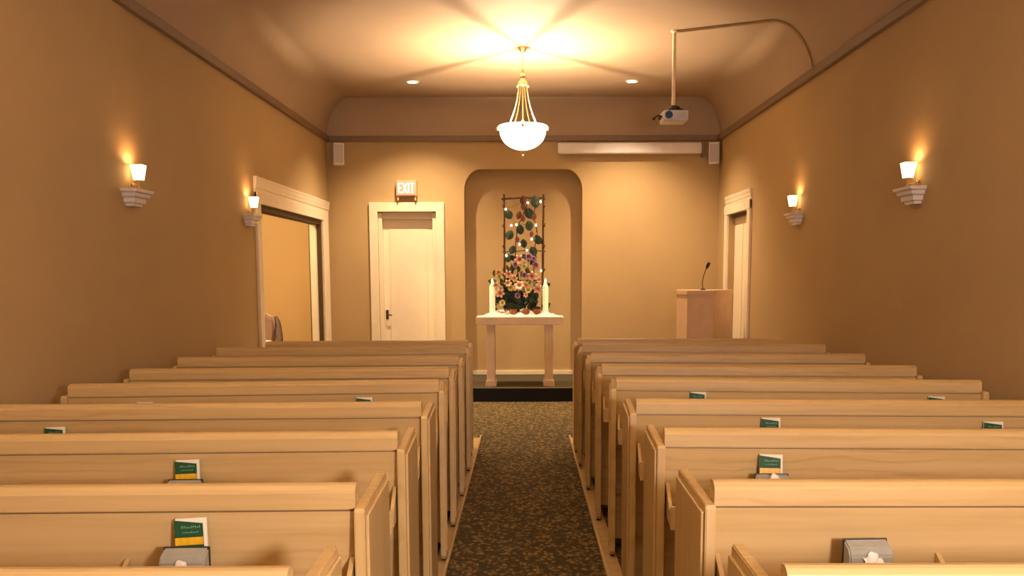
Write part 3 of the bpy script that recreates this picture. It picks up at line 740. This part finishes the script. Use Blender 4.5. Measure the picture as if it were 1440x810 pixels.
# ------------------------------------------------------------------ wall sconces
def sconce(s, y, label):
    """s=-1 on the left wall, +1 on the right; local +x points off the wall"""
    X = XL if s < 0 else XR
    t = thing('wall_sconce', label, 'wall lamp', (X, y, 1.93), 0 if s < 0 else PI, 'wall sconces')
    def ring(z, d, hw): return [(0, -hw, z), (d, -hw, z), (d, hw, z), (0, hw, z)]
    pro = [(-.012, .048, .070), (.004, .050, .074), (.010, .062, .090), (.030, .064, .094), (.038, .064, .098), (.046, .080, .112), (.060, .084, .118), (.066, .084, .120), (.074, .098, .136), (.092, .102, .142)]
    bm = B(); rs = [[bm.verts.new(p) for p in ring(*q)] for q in pro]
    for a, b_ in zip(rs, rs[1:]):
        for k in range(4): bm.faces.new((a[k], a[(k+1) % 4], b_[(k+1) % 4], b_[k]))
    bm.faces.new(rs[0]); bm.faces.new(rs[-1]); obj('cornice_shelf', bm, white_m, t)
    bm = B(); lathe(bm, [(.018, .092), (.018, .10), (.007, .106), (.006, .118), (.012, .124), (.006, .13), (.006, .137), (.026, .143), (.032, .15), (.020, .153)], 16, (.062, 0, 0))
    tube(bm, [(.0, .03, .13), (.02, .03, .12), (.045, .015, .115), (.06, 0, .118)], .006, 8); ball(bm, (.014, .03, .126), .013)
    obj('brass_holder', bm, brass_m, t, True)
    bm = B()
    def sq(z, h): return [bm.verts.new((.062+a*h, b2*h, z)) for a, b2 in ((-1, -1), (1, -1), (1, 1), (-1, 1))]
    o1, o2, i2, i1 = sq(.15, .024), sq(.245, .038), sq(.245, .035), sq(.155, .021)
    for a, b_ in ((o1, o2), (o2, i2), (i2, i1)):
        for k in range(4): bm.faces.new((a[k], a[(k+1) % 4], b_[(k+1) % 4], b_[k]))
    bm.faces.new(o1); bm.faces.new(i1); obj('glass_shade', bm, shade_m, t)
    add_light('sconce_light', 'POINT', (.055, 0, .225), P_SCONCE, AMBER, t, .012)
sconce(-1, 5.92, 'lit wall sconce on the left wall, nearer the camera')
sconce(-1, 8.41, 'lit wall sconce beside the wide left opening')
sconce(1, 5.90, 'lit wall sconce on the right wall, nearer the camera')
sconce(1, 8.41, 'lit wall sconce on the right wall, nearer the right door')

# ------------------------------------------------------------------ projector, conduit, screen, speakers, exit sign
pj = thing('ceiling_projector', 'white projector hung upside down on a long pole from the ceiling', 'projector', (1.37, 8.72, ZC))
bm = B(); tube(bm, [(0, 0, 0), (0, 0, -.66)], .017, 14); lathe(bm, [(.035, 0), (.033, -.012), (.018, -.02)], 16); p = obj('pole', bm, pipe_m, pj, True)
bm = B(); ball(bm, (.01, 0, -.69), .05, (1.1, 1, .62), 2); bx(bm, -.05, .07, -.05, .05, -.715, -.70, bev=.004); tube(bm, [(.05, 0, -.69), (.10, 0, -.712), (.115, -.02, -.718)], .013, 8); obj('mount', bm, black_m, pj, True)
bm = B(); bx(bm, -.105, .12, -.12, .14, -.815, -.722, bev=.014, seg=3); bd = obj('body', bm, proj_m, pj, True)
bm = B(); tube(bm, [(-.058, -.135, -.765), (-.058, -.11, -.765)], .034, 24); tube(bm, [(-.058, -.142, -.765), (-.058, -.125, -.765)], .027, 24); obj('lens', bm, lens_m, bd, True)
bm = B()
for k in range(5): bx(bm, .02+k*.016, .026+k*.016, -.1235, -.118, -.79, -.745)
obj('vent_grille', bm, grey_m, bd)
bm = B(); tube(bm, [(-.10, -.02, -.77), (-.14, -.03, -.755), (-.165, -.03, -.765), (-.18, -.03, -.785)], [.012, .009, .009, .011], 8); ball(bm, (-.182, -.03, -.783), .018); ball(bm, (-.128, -.03, -.783), .015); obj('cable_connector', bm, simple('dark_red_connector', (.05, .012, .008), .4), pj, True)
# conduit follows ceiling and cove
bm = B(); P = [(1.395, 8.70, ZC-.012), (2.10, 8.38, ZC-.012)]
for k in range(1, 13):
    tt = PI/2*(1-k/12); P.append((XR-a_+(a_-.014)*math.cos(tt), 8.36-.25*(k/12), ZCR+(b_-.012)*math.sin(tt)))
P[-1] = (P[-1][0], P[-1][1], 3.215)
tube(bm, P, .011, 8); o = obj('conduit', bm, pipe2_m, None, True); tag(o, 'thin conduit running along the ceiling and down the right cove', 'pipe')

sc = thing('projection_screen', 'rolled-up white projection screen case under the crown of the back wall', 'screen', (.42, YB, 2.97))
bm = B(); bx(bm, 0, 1.80, -.12, -.012, 0, .135, bev=.02, seg=3); obj('screen_case', bm, white_m, sc, True)
bm = B(); bx(bm, 1.80, 1.83, -.125, -.01, -.04, .14, bev=.006); obj('end_cap', bm, crown_m, sc)
bm = B(); bx(bm, .1, .16, -.012, 0, .02, .12); bx(bm, 1.6, 1.66, -.012, 0, .02, .12); obj('bracket', bm, white_m, sc)
def speaker(x, y, rz, label):
    t = thing('wall_speaker', label, 'speaker', (x, y, 2.96), rz, 'white corner speakers')
    bm = B(); bx(bm, -.065, .065, -.07, .06, -.125, .14, bev=.012, seg=3); obj('cabinet', bm, white_m, t, True)
    bm = B(); bx(bm, -.052, .052, -.076, -.069, -.105, .12, bev=.004); obj('grille', bm, grey_m, t)
    bm = B(); tube(bm, [(0, .05, .0), (0, .10, 0)], .015, 10); obj('bracket', bm, grey_m, t)
speaker(-2.32, YB-.13, .35, 'white speaker in the left corner under the crown')
speaker(2.375, YB-.11, -.3, 'white speaker in the right corner beside the screen case')
ex = thing('exit_sign', 'lit red EXIT sign above the white back door', 'exit sign', (-1.482, YB-.05, 2.403))
bm = B(); bx(bm, -.13, .13, -.035, .045, .055, .25, bev=.008); hs = obj('housing', bm, exit_case, ex)
bm = B(); bx(bm, -.115, .115, -.040, -.034, .068, .238, bev=.002); obj('sign_face', bm, exit_bg, ex)
bm = B()
def stroke(x0, z0, x1, z1, w_=.014, y=-.044):
    d = Vector((x1-x0, 0, z1-z0)); L = d.length; d.normalize(); nrm = Vector((-d.z, 0, d.x))*w_/2
    a, b_ = Vector((x0, 0, z0)), Vector((x1, 0, z1)); q = [a-nrm, b_-nrm, b_+nrm, a+nrm]
    prism(bm, [(v.x, v.z) for v in q], y, y+.004)
zb, ztp = .092, .214
for (a0, c0, a1, c1) in [(-.095, zb, -.095, ztp), (-.10, ztp-.006, -.056, ztp-.006), (-.10, (zb+ztp)/2, -.062, (zb+ztp)/2), (-.10, zb+.006, -.056, zb+.006),
                         (-.042, zb, .006, ztp), (-.042, ztp, .006, zb), (.030, zb, .030, ztp), (.075, zb, .075, ztp), (.048, ztp-.006, .102, ztp-.006)]: stroke(a0, c0, a1, c1)
obj('exit_letters', bm, exit_tx, ex)
bm = B(); bx(bm, -.12, -.10, -.02, .02, 0, .056); bx(bm, .10, .12, -.02, .02, 0, .056); obj('mounting_feet', bm, exit_case, ex)

# ------------------------------------------------------------------ armchair seen through the left opening
ch = thing('armchair', 'taupe armchair with dark arm, just inside the side room', 'chair', (-3.26, 11.0, 0))
bm = B(); bx(bm, -.30, .26, -.28, .28, .36, .50, bev=.04, seg=3); obj('seat', bm, seat_m, ch, True)
bm = B(); prism(bm, [(-.30, .40), (.16, .40), (.22, .55), (.235, .86), (.215, .96), (.165, 1.0), (.10, 1.02), (-.10, 1.04), (-.25, 1.0), (-.30, .9)], .14, .26); bmesh.ops.bevel(bm, geom=bm.edges[:], offset=.02, segments=2, affect='EDGES'); obj('backrest', bm, uphol_m, ch, True)
bm = B(); tube(bm, [(.22, .30, .97), (.25, .28, .91), (.265, .24, .84), (.30, .12, .77), (.345, -.02, .71), (.37, -.20, .66), (.34, -.28, .55), (.33, -.27, .3)], [.02, .03, .04, .045, .04, .032, .022, .02], 10)
obj('arm', bm, dark_wood, ch, True)
bm = B(); tube(bm, [(-.24, -.28, .66), (-.26, .05, .68), (-.25, .15, .8)], .025, 8); obj('arm', bm, dark_wood, ch, True)
bm = B(); ball(bm, (.20, -.10, .655), .10, (1.15, 1, .6), 3); obj('cushion', bm, seat_m, ch, True)
for x in (-.26, .28):
    for y in (-.24, .22):
        bm = B(); tube(bm, [(x, y, 0), (x, y, .38)], [.016, .024], 8); obj('leg', bm, dark_wood, ch, True)
